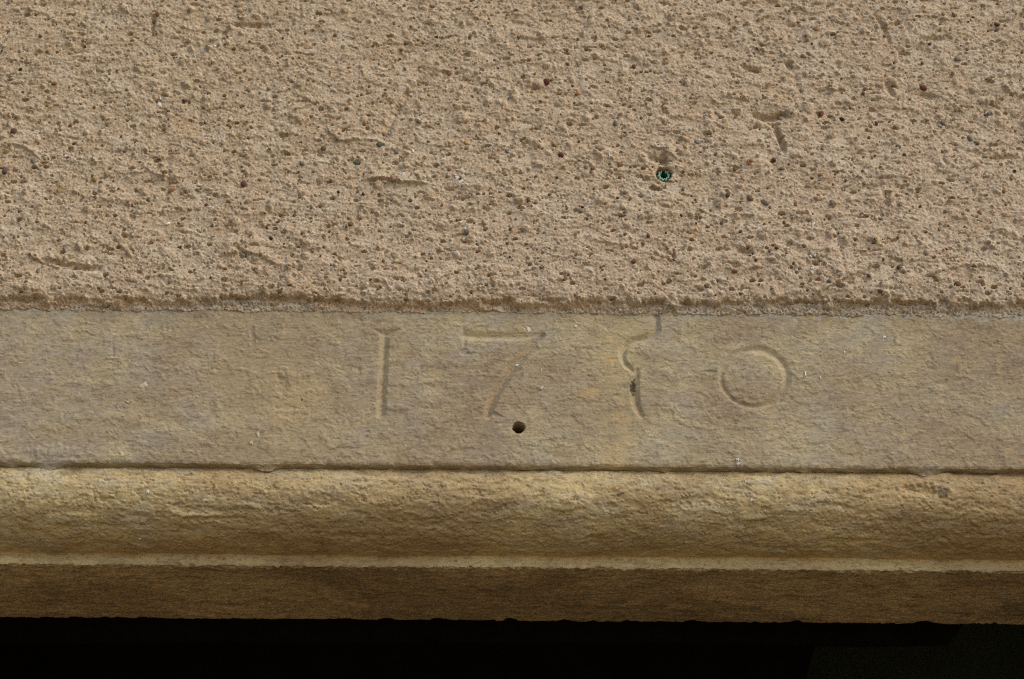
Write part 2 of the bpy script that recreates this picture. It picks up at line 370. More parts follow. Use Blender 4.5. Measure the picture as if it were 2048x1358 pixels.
    P = np.stack([XX, -H*MM, ZZ], 2)
    hue = np.clip(0.15+0.5*sstep(0, 1900, PX)+0.35*sstep(100, 600, PY)+0.4*fbm(xm/120, zm/120, 61, 3), 0, 1)  # sand tint, with light falloff towards the left painted in
    grey = sstep(-0.08, 0.22, fbm(xm/45, zm/9, 62, 4)+0.55*np.interp(PX, [0, 300, 380, 600, 660, 1180, 1290, 1400, 2048], [-.2, -.2, .7, .7, -.45, -.3, .7, .85, .8])
                 -0.055*(tj-5))
    lower = v < -0.2
    bare = np.clip(np.maximum.reduce([sstep(0.05, 0.5, g_)*sstep(q_, q_+0.05, perl(xm/s_, zm/s_, 63)) for g_, s_, q_ in zip(gw, (23, 14, 31), (0.02, 0.10, 0.0))])*step, 0, 1)
    return P, H, hue, grey, lower, bare*fade, np.broadcast_to(1-fade, XX.shape)
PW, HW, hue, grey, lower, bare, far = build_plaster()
NW = grid_normals(PW)
fl = lower[:-1, :-1]
wall = empty('plaster_wall', 'sand coloured rough plaster wall full of grit and small pebbles above the stone lintel', 'wall', (0, 0, 0))
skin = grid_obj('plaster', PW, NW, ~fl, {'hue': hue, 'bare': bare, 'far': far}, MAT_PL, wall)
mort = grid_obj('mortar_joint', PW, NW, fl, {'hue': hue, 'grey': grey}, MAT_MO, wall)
mort['label'] = 'crumbly brown and grey mortar strip recessed under the plaster edge'

def surf_y(px, py):
    p = unproj(px, py, -0.009)
    j = min(np.searchsorted(Z, p[2]), nz-1); i = min(np.searchsorted(X, p[0]), nx-1)
    return X[i], float(np.percentile(PW[max(0, j-3):j+4, max(0, i-3):i+4, 1], 35)), Z[j]

# ------------------------------------------------------------------ the stone lintel
z_q = unproj(1024, 932)[2]                                           # lower edge of the date band
def zy_at(py, y): return unproj(1024, py, y)[2]
prof = []                                                            # (y, z, tag)
def seg(pts, tag, step):
    P = np.array(pts, float); L = np.r_[0, np.cumsum(np.hypot(*np.diff(P, axis=0).T))]
    n = max(1, int(round(L[-1]/step)))
    for k in range(n):
        t = L[-1]*k/n; prof.append((np.interp(t, L, P[:, 0]), np.interp(t, L, P[:, 1]), tag))
ST = 0.00090
seg([(0.012, zj+0.007), (0.0, zj+0.0065), (0, z_q)], 0, ST)          # band
y1 = 0.0065; z1 = zy_at(943, y1)
seg([(0, z_q), (0.0045, z_q-0.0002), (0.0078, z_q-0.0014), (0.0080, (z_q+z1)/2), (y1, z1)], 1, ST*0.6)   # quirk
A = 0.066; yB = 0.0605; zB = zy_at(1112, yB)
t0, t1 = math.radians(-24), math.radians(80)
cy = A*math.cos(t0)+y1; ry = A
k0, k1 = math.sin(t0), math.sin(t1)
rz = (z1-zB)/(k1-k0); cz = z1+rz*k0
roll = [(cy-ry*math.cos(t0+(t1-t0)*i/60), cz-rz*math.sin(t0+(t1-t0)*i/60)) for i in range(61)]
yB = roll[-1][0]; zB = roll[-1][1]; 
zB = zy_at(1112, yB); rz = (z1-zB)/(k1-k0); cz = z1+rz*k0
roll = [(cy-ry*math.cos(t0+(t1-t0)*i/60), cz-rz*math.sin(t0+(t1-t0)*i/60)) for i in range(61)]
seg(roll, 2, ST)
yF = yB+0.001; zF = zy_at(1136, yF)
seg([(yB, zB), (yF, zB-0.001), (yF, zF)], 3, ST*0.8)
# underside runs back to where it shows at y=1240
lo, hi = 0.02, 0.5
for _ in range(40):
    mid_ = (lo+hi)/2
    if proj(0, yF+mid_, zF)[1] < 1240: lo, hi = (mid_, hi) if False else (mid_, hi)
    else: hi = mid_
dS = hi
if not (0.03 < dS < 0.45): dS = 0.12
seg([(yF, zF), (yF+dS, zF-0.0005)], 4, ST*1.15)
seg([(yF+dS, zF-0.0005), (yF+dS+0.004, zF+0.003), (yF+dS+0.008, zF+0.05)], 5, 0.003)
prof.append((yF+dS+0.008, zF+0.05, 5))
pr = np.array([(a, b) for a, b, _ in prof]); tag = np.array([c for *_, c in prof])
S = np.r_[0, np.cumsum(np.hypot(*np.diff(pr, axis=0).T))]
tg = np.gradient(pr, axis=0); 
for _ in range(2): tg[1:-1] = (tg[:-2]+tg[1:-1]*2+tg[2:])/4
tg /= np.linalg.norm(tg, axis=1, keepdims=True)
nrm = np.stack([tg[:, 1], -tg[:, 0]], 1)                             # outward: -y on the band, -z below
XL = axis(-0.555, 0.555, 0.00092, -0.98, 0.98)
def row_of(t, first=True):
    k = np.nonzero(tag == t)[0]; return S[k[0]] if first else S[k[-1]]
sq, srt, srb, sfb, sbk = row_of(1), row_of(2), row_of(3), row_of(4), row_of(5)
def build_lintel():
    XX = np.broadcast_to(XL[None, :], (len(S), len(XL))); SS = np.broadcast_to(S[:, None], XX.shape)
    Y0 = np.broadcast_to(pr[:, 0][:, None], XX.shape).copy(); Z0 = np.broadcast_to(pr[:, 1][:, None], XX.shape).copy()
    T = np.broadcast_to(tag[:, None], XX.shape)
    xm, sm = XX/MM, SS/MM; xl = XL/MM
    # edges wander
    wq = 1.0*fbm(xl/60, xl*0, 101, 3)+0.55*perl(xl/11, xl*0+4, 102)+0.3*perl(xl/3.5, xl*0+4, 103)
    ppx, _ = proj(XL, 0, z_q)
    fill = sum(a*np.exp(-((ppx-c)/w)**2) for c, w, a in ((98, 22, 1), (532, 22, 1.0), (1855, 26, 0.95), (1610, 14, .5), (1330, 14, .4), (20, 15, .3)))
    Z0 += MM*(wq[None, :]*np.exp(-((SS-sq)/0.004)**2))
    w2 = 0.5*fbm(xl/70, xl*0, 104, 3)+0.15*perl(xl/12, xl*0, 105)
    Z0 += MM*w2[None, :]*np.exp(-((SS-srb)/0.006)**2)
    w3 = 1.1*fbm(xl/30, xl*0, 106, 4, 0.65)+0.8*perl(xl/6, xl*0+2, 107)+0.35*perl(xl/2.3, xl*0+2, 117)
    pfx, _ = proj(XL, yF, zF)
    w3 += -1.5*np.exp(-((pfx-378)/22)**2)+1.6*np.exp(-((pfx-1200)/16)**2)+1.2*np.exp(-((pfx-1915)/14)**2)
    Z0 += MM*w3[None, :]*np.exp(-((SS-sfb)/0.0045)**2)
    chip = np.abs(fbm(xl/36, xl*0, 108, 4, 0.65))
    chip = -11*np.clip(chip-0.10, 0, 1)-3.0*np.clip(fbm(xl/14, xl*0, 109, 2), 0, 1)
    pbx, _ = proj(XL, yF+dS, zF)
    for c, w, a in ((775, 14, 7), (880, 20, 6), (1022, 16, 9), (1850, 30, 10), (1390, 26, 4), (1590, 30, 4), (1130, 18, 4), (690, 24, 3)):
        chip = chip-a*np.clip(1-np.abs((pbx-c)/w)**1.3, 0, 1)*np.where(pbx < c, 1.0, 0.8)
    Y0 += MM*(chip[None, :]+1)*np.exp(-np.maximum(0, np.abs(SS-sbk)-0.002)/0.010)*(SS > sfb)
    Z0 += MM*(1.5*np.clip(-chip/8, 0, 1)[None, :]*np.exp(-((SS-sbk)/0.005)**2))

    PXc, PYc = proj(XX, Y0, Z0)
    D = 1.1*fbm(xm/150, sm/70, 111, 3)                              # long swells
    # band: weathered skin (patina) standing proud of exposed stone
    wx = xm+5*perl(xm/25, sm/25, 112); ws = sm+4*perl(xm/25+5, sm/25, 113)
    pn = fbm(wx/42, ws/26, 114, 6, 0.62)+0.10*perl(xm/2.2, sm/1.2, 115)
    bias = np.interp(PXc, [-100, 300, 420, 480, 640, 720, 1100, 1180, 1260, 1320, 2100], [.25, .2, .05, -.12, -.06, .12, .12, -.12, -.12, .08, .10])  # exposed stretches; extra patina at far left also paints dimmer light into colour
    pat = sstep(-0.03, 0.06, pn+bias)
    pat2 = sstep(0.0, 0.5, pn+bias)
    band = (T <= 1).astype(np.float32); rol = (T == 2).astype(np.float32); fil = (T == 3).astype(np.float32); sof = (T >= 4).astype(np.float32)
    h = np.zeros_like(D)
    fl_ = fbm(xm/20, sm/9, 121, 5, 0.62)
    led = sstep(0.0, 0.05, fbm(wx/16, ws/6, 122, 5, 0.65)-0.12)
    tool = perl(xm/26, sm/1.25, 123)*0.13+perl(xm/9, sm/0.95, 124)*0.12
    grain = fbm(xm/2.6, sm/1.5, 125, 2)
    h += band*(0.42*pat+0.14*fl_+0.12*led+0.75*tool+0.16*grain+0.15*fbm(xm/1.6, sm/1.2, 126, 2)+0.5*sstep(0.12, 0.16, fbm(wx/19, ws/13, 127, 5, 0.65)))
    rr = fbm(wx/26, ws/12, 131, 5, 0.66)
    h += rol*(1.7*rr+0.45*sstep(0.16, 0.22, fbm(wx/12, ws/7, 132, 5, 0.65))+0.35*sstep(-0.28, -0.22, rr)+0.42*fbm(xm/4.2, sm/3.0, 133, 3, 0.75)+0.22*perl(xm/1.7, sm/1.3, 134))
    h -= rol*(0.9*sstep(0.0, 0.5, worley(xm/9, sm/6, 135, 0.08, 0.22, 0.4))+1.1*sstep(0.17, 0.25, fbm(wx/22, ws/9, 138, 6, 0.7))-1.8*fbm(xm/70, sm/34, 139, 3))
    h += fil*(0.22*fbm(xm/9, sm/4, 136, 3)+0.10*perl(xm/1.8, sm/1.5, 137))
    h -= sof*1.0*sstep(0, 0.4, worley(xm/10, sm/4, 145, 0.1, 0.3, 0.4))
    h += 2.2*sof*(1-0.8*np.exp(-((SS-sbk)/0.005)**2))*(0.7*fbm(xm/24, sm/8, 141, 4, 0.6)+0.62*fbm(xm/9, sm/2.1, 142, 4, 0.68)+0.35*perl(xm/3.2, sm/1.15, 143)
              +0.5*sstep(0.05, 0.15, fbm(xm/11, sm/2.8, 144, 4)))
    fdl = np.clip(1-(np.gradient(XL)-0.00094)/0.0016, 0, 1)[None, :]; h = h*fdl
    D = D+h
    # clogged stretches of the quirk
    D += 1.3*perl(xl/16, xl*0+6, 152)[None, :]*np.exp(-((SS-srt)/0.003)**2)+1.5*np.clip(fbm(xl/40, xl*0+8, 153, 3)*2, 0, 1)[None, :]*np.exp(-((SS-(sq+srt)/2)/0.003)**2)
    D += 5.5*fill[None, :]*np.exp(-((SS-(sq+srt)/2)/0.0030)**2)*(1+0.3*perl(xm/3, sm/2, 150))
    # lumps & losses on the roll: (x, y, rx, ry, mm)
    for cx, cy_, ax, ay, a in ((385, 1032, 55, 14, 1.6), (400, 1020, 45, 8, -1.6), (350, 1036, 30, 5, -1.0), (430, 1036, 60, 4, -1.1), (1190, 1078, 22, 9, -2.4), (1842, 980, 44, 12, -2.8), (1890, 985, 16, 10, 1.5),
                               (375, 1125, 20, 9, 3.2), (565, 768, 12, 22, -1.0), (575, 815, 22, 6, -0.9), (505, 672, 5, 20, -0.9), (226, 700, 3, 14, -.8), (585, 760, 20, 12, .8), (700, 745, 22, 14, -.8),
                               (1418, 744, 12, 3, -0.9), (870, 765, 30, 6, 0.5), (930, 705, 9, 7, -1.0), (1440, 790, 18, 10, .5), (1470, 800, 14, 4, -.9), (700, 640, 22, 10, -.8), (1980, 1235, 26, 16, -2.5), (1410, 1190, 10, 6, -3.0),
                               (1270, 1060, 40, 12, -1.0), (940, 985, 30, 7, -1.0), (1010, 1000, 40, 6, .8), (1700, 1080, 60, 5, -1.1), (1600, 1095, 90, 3, -.9), (1870, 1070, 40, 12, -1.2), (520, 1010, 50, 8, .7), (255, 895, 16, 14, -.7),
                               (640, 1000, 34, 12, -1.3), (860, 1045, 46, 9, -1.5), (1130, 1010, 30, 12, 1.2), (1500, 1050, 50, 9, -1.5), (150, 1020, 44, 9, -1.3), (1740, 1040, 30, 12, 1.3), (1960, 1030, 40, 14, 1.4), (1390, 1000, 22, 10, -1.1), (700, 1070, 60, 5, -1.1), (100, 900, 40, 12, .9), (150, 915, 26, 4, -.8)):
        ix = local(PXc, PYc, [(cx-ax*2, cy_-ay*2), (cx+ax*2, cy_+ay*2)], 1)
        q = ((PXc[ix]-cx)/ax)**2+((PYc[ix]-cy_)/ay)**2+0.9*perl(xm[ix]/5, sm[ix]/4, 151)
        D[ix] += a*sstep(1.5, 0.35, q)
    # ---- the carved date
    V = [
        dict(d='1', p=[(769, 668), (768, 700), (765, 760), (763, 800), (762, 829)], w=[12, 11, 11.5, 12, 12.5], k=4.2),
        dict(d='1', p=[(751, 660), (771, 669), (797, 658)], w=[4, 12, 4], k=4.6), dict(d='1', p=[(741, 834), (762, 827), (779, 832)], w=[3, 9, 3], k=2.5),
        dict(d='7', p=[(930, 671), (980, 673), (1040, 673), (1086, 670)], w=[13, 11, 10, 7], k=3.3),
        dict(d='7', p=[(924, 653), (929, 672), (927, 692)], w=[3, 10, 3], k=2.4),
        dict(d='7', p=[(1083, 671), (1062, 692), (1038, 722), (1012, 755), (992, 787), (980, 812), (975, 829)], w=[10, 11, 11.5, 12, 12, 12.5, 12.5], k=5.4),
        dict(d='7', p=[(950, 835), (976, 827), (1004, 834)], w=[3, 10, 3], k=3.4),
        dict(d='5', p=[(1312, 626), (1313, 645), (1311, 662), (1298, 674), (1275, 679), (1254, 690), (1245, 707), (1249, 725), (1260, 737), (1269, 745)], w=[9, 10, 12, 12, 12, 11, 10, 9, 8, 6], k=5.0),
        dict(d='5', p=[(1273, 741), (1270, 768), (1270, 795), (1274, 815), (1283, 832)], w=[8, 11, 12, 11, 9], k=4.4),
        dict(d='5', p=[(1252, 834), (1280, 832), (1300, 834)], w=[2, 6, 2], k=1.6),
        dict(d='0', p=[(1508+66*math.cos(a), 756-57*math.sin(a)) for a in np.linspace(0, 2*math.pi, 49)],
             w=[9+2.5*math.cos(a-0.5) for a in np.linspace(0, 2*math.pi, 49)], k=3.6)]
    masks = {}
    wob = 1.1*perl(xm/6, sm/6, 161)+0.5*perl(xm/2.2, sm/2.2, 162)
    for s in V:
        pts = s['p']; L = np.r_[0, np.cumsum(np.hypot(*np.diff(np.array(pts), axis=0).T))]; L = L/L[-1]
        sp = smooth_path(pts, 4) if len(pts) < 40 else pts
        ix = local(PXc, PYc, sp, 24)
        d, t = dist_poly(PXc[ix], PYc[ix], sp); w = np.interp(t, L, s['w']); w = w*0.88; d = np.maximum(d+0.6*wob[ix], 0)
        g = 1-d/w; dep = s['k']*(w/11)*0.5*(g+np.sqrt(g*g+0.0015))
        cur = masks.setdefault(s['d'], np.zeros_like(D)); cur[ix] = np.maximum(cur[ix], np.where(g > -0.25, dep, 0))
    total = np.zeros_like(D)
    for k_ in masks: masks[k_] *= band; total = np.maximum(total, masks[k_])
    cut = sstep(0.05, 0.6, total)
    D = D*(1-0.6*cut)-total*0.74
    # the lost stone left of the 5
    # drilled hole
    C = unproj(1037, 855); dd = np.hypot(XX-C[0], Z0-C[2])/MM
    dd = dd+0.35*perl(xm/2.5, sm/2.5, 190)+0.2*perl(xm/1.1, sm/1.1, 191); hole = band*sstep(0.35, -0.55, dd-5.6); D = D-32*hole-0.9*band*np.exp(-np.maximum(dd-5.6, 0)/0.9)*(hole < .5)*sstep(-0.3, 0.5, perl(xm/5, sm/5, 192)+0.2)
    C2 = unproj(603, 799); d2 = np.hypot(XX-C2[0], Z0-C2[2])/MM; D = D-3*band*sstep(1.1, 0.5, d2)
    C3 = [unproj(447, 1117, yF), unproj(910, 1121, yF)]
    for c in C3:
        d3 = np.hypot((XX-c[0])/2, Z0-c[2])/MM; D = D-2.5*fil*sstep(1.0, 0.4, d3)
    # upper edge runs back under the plaster
    tt = (Z0-zj)/MM-joint_top(XX)
    rec = np.where(T == 0, np.clip(tt+0.6, 0, 30), 0)
    D = D-np.minimum(rec**2*0.28, rec*2.2)
    for e_, w_ in ((sq, 0.0018), (sfb, 0.002)):                      # arrises worn round
        D = D-(1.2+0.8*perl(xl/7, xl*0, 193)+0.9*np.clip(fbm(xl/25, xl*0, 194, 3)*2, -0.5, 1))[None, :]*np.exp(-((SS-e_)/w_)**2)
    Yv = Y0+nrm[:, 0][:, None]*D*MM; Zv = Z0+nrm[:, 1][:, None]*D*MM
    P = np.stack([XX, Yv, Zv], 2)
    patina = np.where(T <= 1, 0.30*pat+0.60*pat2, np.where(T == 2, 0.85*sstep(-0.12, 0.35, fbm(wx/48, ws/22, 171, 5, 0.6)), np.where(T == 3, sstep(-0.2, 0.4, fbm(xm/40, sm/15, 172, 3)), sstep(-0.2, 0.3, fbm(xm/30, sm/6, 173, 5, 0.65)))))
    ochre = band*np.clip(0.50*np.exp(-((PXc-1232+18*perl(xm/30, sm/14, 183))/32)**2)*sstep(-0.2, 0.4, fbm(xm/18, sm/14, 174, 5, .65)+0.1)+0.35*np.exp(-((PXc-580)/60)**2-((PYc-800)/60)**2)+0.5*sstep(0.30, 0.55, fbm(xm/60, sm/30, 175, 5, .6)), 0, 1)
    ochre = np.clip(ochre*(1-cut)+0.12*cut*(T <= 1)*sstep(-.4, .1, perl(xm/12, sm/12, 178)), 0, 1)
    ochre = np.where(T == 2, 0.30*sstep(0.15, 0.5, fbm(xm/50, sm/20, 176, 5)), ochre)
    tt2 = tt-0
    gz = np.interp(PXc, [-200, 0, 110, 330, 360, 620, 700, 760, 1280, 1320, 1380, 1700, 2048, 2300], [5, 6, 5, 1.2, 2, 3, 4, 1.5, 2, 5, 8, 6, 9, 8])
    greym = np.where(T == 0, sstep(-0.12, 0.28, fbm(xm/10, sm/6, 177, 5, .65)+(tt+gz)/8.0-0.45+0.6*perl(xm/16, sm*0, 184)), 0)*0.7
    dcr, _ = dist_poly(PXc, PYc, [(1312, 624), (1314, 662)]) if False else (np.hypot((PXc-1314)/9, (PYc-642)/20), 0)
    greym = np.maximum(greym, band*0.75*sstep(1.0, 0.5, dcr+0.6*perl(xm/2.5, sm/2.5, 179)))
    black = band*sstep(0.62, 0.35, np.hypot((PXc-1266)/11, (PYc-773)/34)+0.35*perl(xm/2.2, sm/2.2, 180))
    black = np.maximum(black, rol*0.6*sstep(1.0, 0.4, np.hypot((PXc-1888)/16, (PYc-983)/12)+0.4*perl(xm/3, sm/2.4, 181)))
    black = np.maximum(black, sof*0.4*sstep(1.1, 0.5, np.hypot((PXc-2030)/50, (PYc-1222)/22)+0.4*perl(xm/6, sm/3, 182)))
    return P, dict(patina=patina, ochre=ochre, grey=greym, black=np.clip(black, 0, 1)), masks, hole, T
PL, att, dm, hole, TL = build_lintel()
NL = -grid_normals(PL)
# rows run downwards, so flip the winding by reversing x for faces: mirror the grid left-right
PLr = PL[:, ::-1]; NLr = NL[:, ::-1]; attr_r = {k: v[:, ::-1] for k, v in att.items()}
Tf = TL[:-1, :-1]
def fm(a): return a[:, ::-1][:-1, :-1]
lintel = empty('stone_lintel', 'weathered sandstone door lintel with the date 1750 cut into its flat band', 'lintel')
dig = {k: fm(v > 0.06) for k, v in dm.items()}; hm = fm(hole > 0.02)
anyd = hm.copy()
for v in dig.values(): anyd |= v
fas = grid_obj('fascia', PLr, NLr, (Tf <= 1) & ~anyd, attr_r, MAT_FA, lintel)
for k in ('1', '7', '5', '0'):
    nm = {'1': 'straight serifed stroke of the numeral 1', '7': 'numeral 7 with flared bar', '5': 'old style long numeral 5 with dark crack in its stem', '0': 'small round ring numeral 0'}[k]
    o = grid_obj('carved_numeral', PLr, NLr, dig[k] & (Tf <= 1) & ~hm, attr_r, MAT_FA, fas); o['label'] = nm
o = grid_obj('drill_hole', PLr, NLr, hm, attr_r, MAT_FA, fas)
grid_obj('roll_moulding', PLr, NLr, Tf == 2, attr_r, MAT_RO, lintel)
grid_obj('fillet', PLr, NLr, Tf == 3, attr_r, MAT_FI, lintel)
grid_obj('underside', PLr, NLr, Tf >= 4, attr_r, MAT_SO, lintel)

# ------------------------------------------------------------------ pebbles set in the plaster
def pebble_mesh(seed, sub=2):
    import bmesh
    bm = bmesh.new(); bmesh.ops.create_icosphere(bm, subdivisions=sub, radius=1)
    r = random.Random(seed); ax = [Vector((r.uniform(-1, 1), r.uniform(-1, 1), r.uniform(-1, 1))).normalized() for _ in range(9)]; lv = [r.uniform(0.40, 0.8) for _ in ax]
    for v in bm.verts:
        for a, l in zip(ax, lv):
            d = v.co.dot(a)
            if d > l: v.co -= a*(d-l)*0.85
    me = bpy.data.meshes.new('pebble'); bm.to_mesh(me); bm.free()
    me.polygons.foreach_set('use_smooth', [sub > 1]*len(me.polygons)); me.materials.append(None)
    return me
PEB = [pebble_mesh(s) for s in range(7)]
COLS = dict(r=(0.13, 0.05, 0.036), d=(0.055, 0.04, 0.032), p=(0.12, 0.07, 0.062), o=(0.27, 0.13, 0.055), b=(0.17, 0.095, 0.05), g=(0.19, 0.165, 0.125),
            u=(0.15, 0.14, 0.12), t=(0.09, 0.11, 0.085), y=(0.36, 0.24, 0.10), w=(0.72, 0.70, 0.64), k=(0.03, 0.028, 0.025), l=(0.42, 0.33, 0.22), n=(0.32, 0.20, 0.15))
PM = {k: simple('pebble_'+k, c, 0.3, 900, 0.92, 0.12) for k, c in COLS.items()}
def zl(ox, oy, s, txt):
    out = []
    for it in txt.split():
        a, b, c, r = it.split(','); out.append((ox+float(a)/s, oy+float(b)/s, c, float(r)))
    return out
peb = zl(0, 0, 2.89, '''908,92,r,5 28,235,d,3 12,303,d,4.5 272,305,o,5 493,275,d,5 115,410,k,4.5 315,483,o,6 443,425,y,4 228,708,o,5 405,733,o,6 75,768,p,8 22,990,p,10
 35,885,y,8 345,1075,l,9 345,1105,y,6 775,830,b,5 913,925,d,4 1410,1068,r,8 1745,955,u,5 990,1105,o,7 1045,1120,n,5 970,1300,w,5.5 1540,1322,r,4 1145,1105,g,5 1870,862,b,6
 885,440,b,4 975,520,g,3 540,630,b,4 952,748,b,4 975,693,r,3 1240,275,w,3.5 1550,520,g,5 1812,180,o,4 1375,105,d,3 742,1172,o,4 1190,1190,r,4 430,835,b,6 390,915,r,4
 955,1005,b,6 700,795,p,4 1830,150,y,4 1133,5,r,3.5 590,130,g,5 235,220,d,5 505,480,g,4 545,1040,y,7 1060,585,d,5 1435,520,g,6 1095,595,b,4 160,560,y,3 90,690,r,3
 1710,640,y,5 1780,470,u,3 1905,430,y,6 1610,1285,b,5 1700,1250,b,5 720,880,g,4 1330,745,d,2.5 620,385,d,2.5 1350,285,b,5 190,940,g,8''')
peb += zl(600, 0, 2.89, '''78,180,o,4 543,142,b,5 787,222,d,3.5 790,267,o,5 585,297,b,5 423,277,d,3.5 490,525,k,4 820,110,y,5 1622,48,p,6 1905,118,g,6 1263,220,b,3.5 1182,252,g,4 1712,220,r,4
 2015,215,r,5 1422,475,r,9 1452,468,b,4 1655,290,b,5 1350,435,b,4 1575,500,r,4.5 1085,470,n,5 1535,545,u,4 690,710,u,6 325,940,t,7 10,950,u,6 740,822,r,5 1152,775,d,4 1505,902,r,8
 1470,830,y,8 1735,862,n,9 535,1045,n,8 460,840,t,7 215,812,g,7 135,860,b,5 860,980,n,5 365,1125,k,4 220,1115,k,4 460,1132,d,3 820,1190,b,4 290,1300,b,8 1630,1200,k,3.5 1440,1130,r,4
 1690,978,b,5 1847,955,o,6 1845,1035,b,5 1485,1030,k,3.5 1797,1268,l,6 1878,1245,g,5 965,1345,g,8 1762,1185,o,4 605,405,t,4 690,395,b,5 860,430,b,5 1155,345,g,5 1145,400,r,3.5
 1545,375,b,5 1930,390,b,6 1825,720,g,6 960,830,y,6 555,880,g,5 690,1035,l,8 45,1065,o,4 850,1022,n,4 985,1130,b,6 1320,1165,b,6 910,1275,o,4 1200,880,u,5 790,715,y,4 730,725,y,4 1365,745,g,4
 1605,545,o,6 1260,480,y,3 1205,575,u,3 980,220,b,6 1210,310,b,4 1390,590,b,4 1970,690,b,4''')
peb += zl(1348, 0, 2.89, '''825,178,o,6 795,260,d,4 873,272,d,2.5 1725,105,r,4 1695,130,k,4 1650,278,d,3 1440,515,r,8 1092,545,r,7 848,662,r,7 967,697,k,6 1163,722,p,6 1540,710,u,9 573,925,r,6
 795,1035,b,4 843,1022,o,5 1097,1065,u,5 303,1135,p,7 308,1115,p,5 910,1180,g,7 50,1095,g,6 435,1155,b,7 1710,805,u,7 1748,840,d,5 1695,1055,u,4 1705,1175,l,7 855,870,g,6 435,940,o,7
 1328,905,b,5 1900,338,d,4 1965,995,k,4.5 910,318,n,4 775,315,n,6 175,683,u,4 1555,85,g,6 1415,100,b,4 1210,212,g,6 1635,350,g,9 665,395,g,6 1435,370,p,4 1420,1200,d,5 1225,440,y,6
 280,745,g,4 520,1175,g,10 345,990,b,7 700,1185,o,5 1665,795,g,4 1810,670,u,7 480,290,b,6 1475,265,d,4 520,1300,b,4 380,1345,d,4 1945,1040,b,4 1900,1115,b,5 1210,760,b,4 1765,1230,o,6
 535,820,w,4 265,10,b,5 1870,150,d,6 1970,90,b,4 1105,15,g,5 60,855,y,6 1155,905,b,4 620,980,g,6 130,825,g,7 1530,1330,g,5 1560,20,g,4''')
peb += zl(1348, 430, 2.89, '''520,100,g,5 550,213,b,6 590,198,r,6 470,268,r,4 350,330,b,6 490,400,r,4 187,415,b,6 290,245,l,6 385,100,d,4 632,45,b,5 1290,135,b,4 1315,260,g,6 1295,310,d,5
 890,393,u,6 450,225,d,2.5 125,355,b,4 40,10,d,4 1570,205,r,3 1205,265,p,4 1120,355,r,5 1190,445,r,6 1640,400,b,6 1040,490,g,5 870,495,g,7 535,560,r,4 435,240,d,3 690,280,b,4 950,110,r,3''')
peb += zl(1100, 200, 3.994, '''335,555,p,5 230,338,r,4 785,1095,r,6 665,1300,r,5 925,1065,k,3.5 255,860,k,3.5 245,900,g,6 1060,715,g,6 850,690,l,8 1590,790,g,6 1585,510,o,6 480,950,l,6 590,915,b,6 1515,1060,b,4
 1235,140,u,4 515,195,g,6 740,560,b,6 555,520,b,7 985,1280,k,4 735,1150,b,5 1160,995,r,3 515,820,d,2.5 640,270,b,3 1040,495,o,4 1195,425,r,3 900,50,b,4 1020,345,y,6''')
peb += [(605, 470, 'b', 5), (540, 478, 'd', 5), (360, 495, 'k', 3.5), (483, 513, 'g', 7), (765, 524, 'b', 4), (700, 450, 'b', 4), (820, 470, 'g', 5), (934, 467, 'b', 6), (880, 520, 'o', 4), (955, 490, 'g', 4),
        (1020, 515, 'd', 3), (1060, 530, 'b', 5), (225, 565, 'r', 3), (60, 512, 'r', 4), (310, 545, 'b', 3), (340, 563, 'g', 5), (420, 557, 'd', 3), (75, 545, 'g', 5), (130, 500, 'g', 5), (560, 590, 'g', 5),
        (430, 505, 'o', 3), (680, 560, 'b', 4), (760, 575, 'b', 4), (985, 560, 'y', 5), (870, 575, 'g', 4), (1130, 560, 'b', 4), (1210, 560, 'd', 3), (1310, 588, 'r', 3), (785, 612, 'k', 4), (1430, 590, 'b', 3), (1250, 470, 'b', 4), (640, 515, 'r', 3)]
peb = [q for q in peb if q[1] < 596][:298]
for i, (px, py, c, r) in enumerate(peb):
    x, y, z = surf_y(px, py); rm = r*0.5*MM*1.10
    o = bpy.data.objects.new('pebble', PEB[i % 7]); SC.collection.objects.link(o); o.parent = wall
    o.location = (x, y+rm*0.08, z); o.rotation_euler = (random.uniform(-.5, .5), random.uniform(0, 6.3), random.uniform(-.5, .5))
    o.scale = (rm*random.uniform(0.85, 1.2), rm*random.uniform(0.6, 0.85), rm*random.uniform(0.75, 1.0))
    o.material_slots[0].link = 'OBJECT'; o.material_slots[0].material = PM[c]
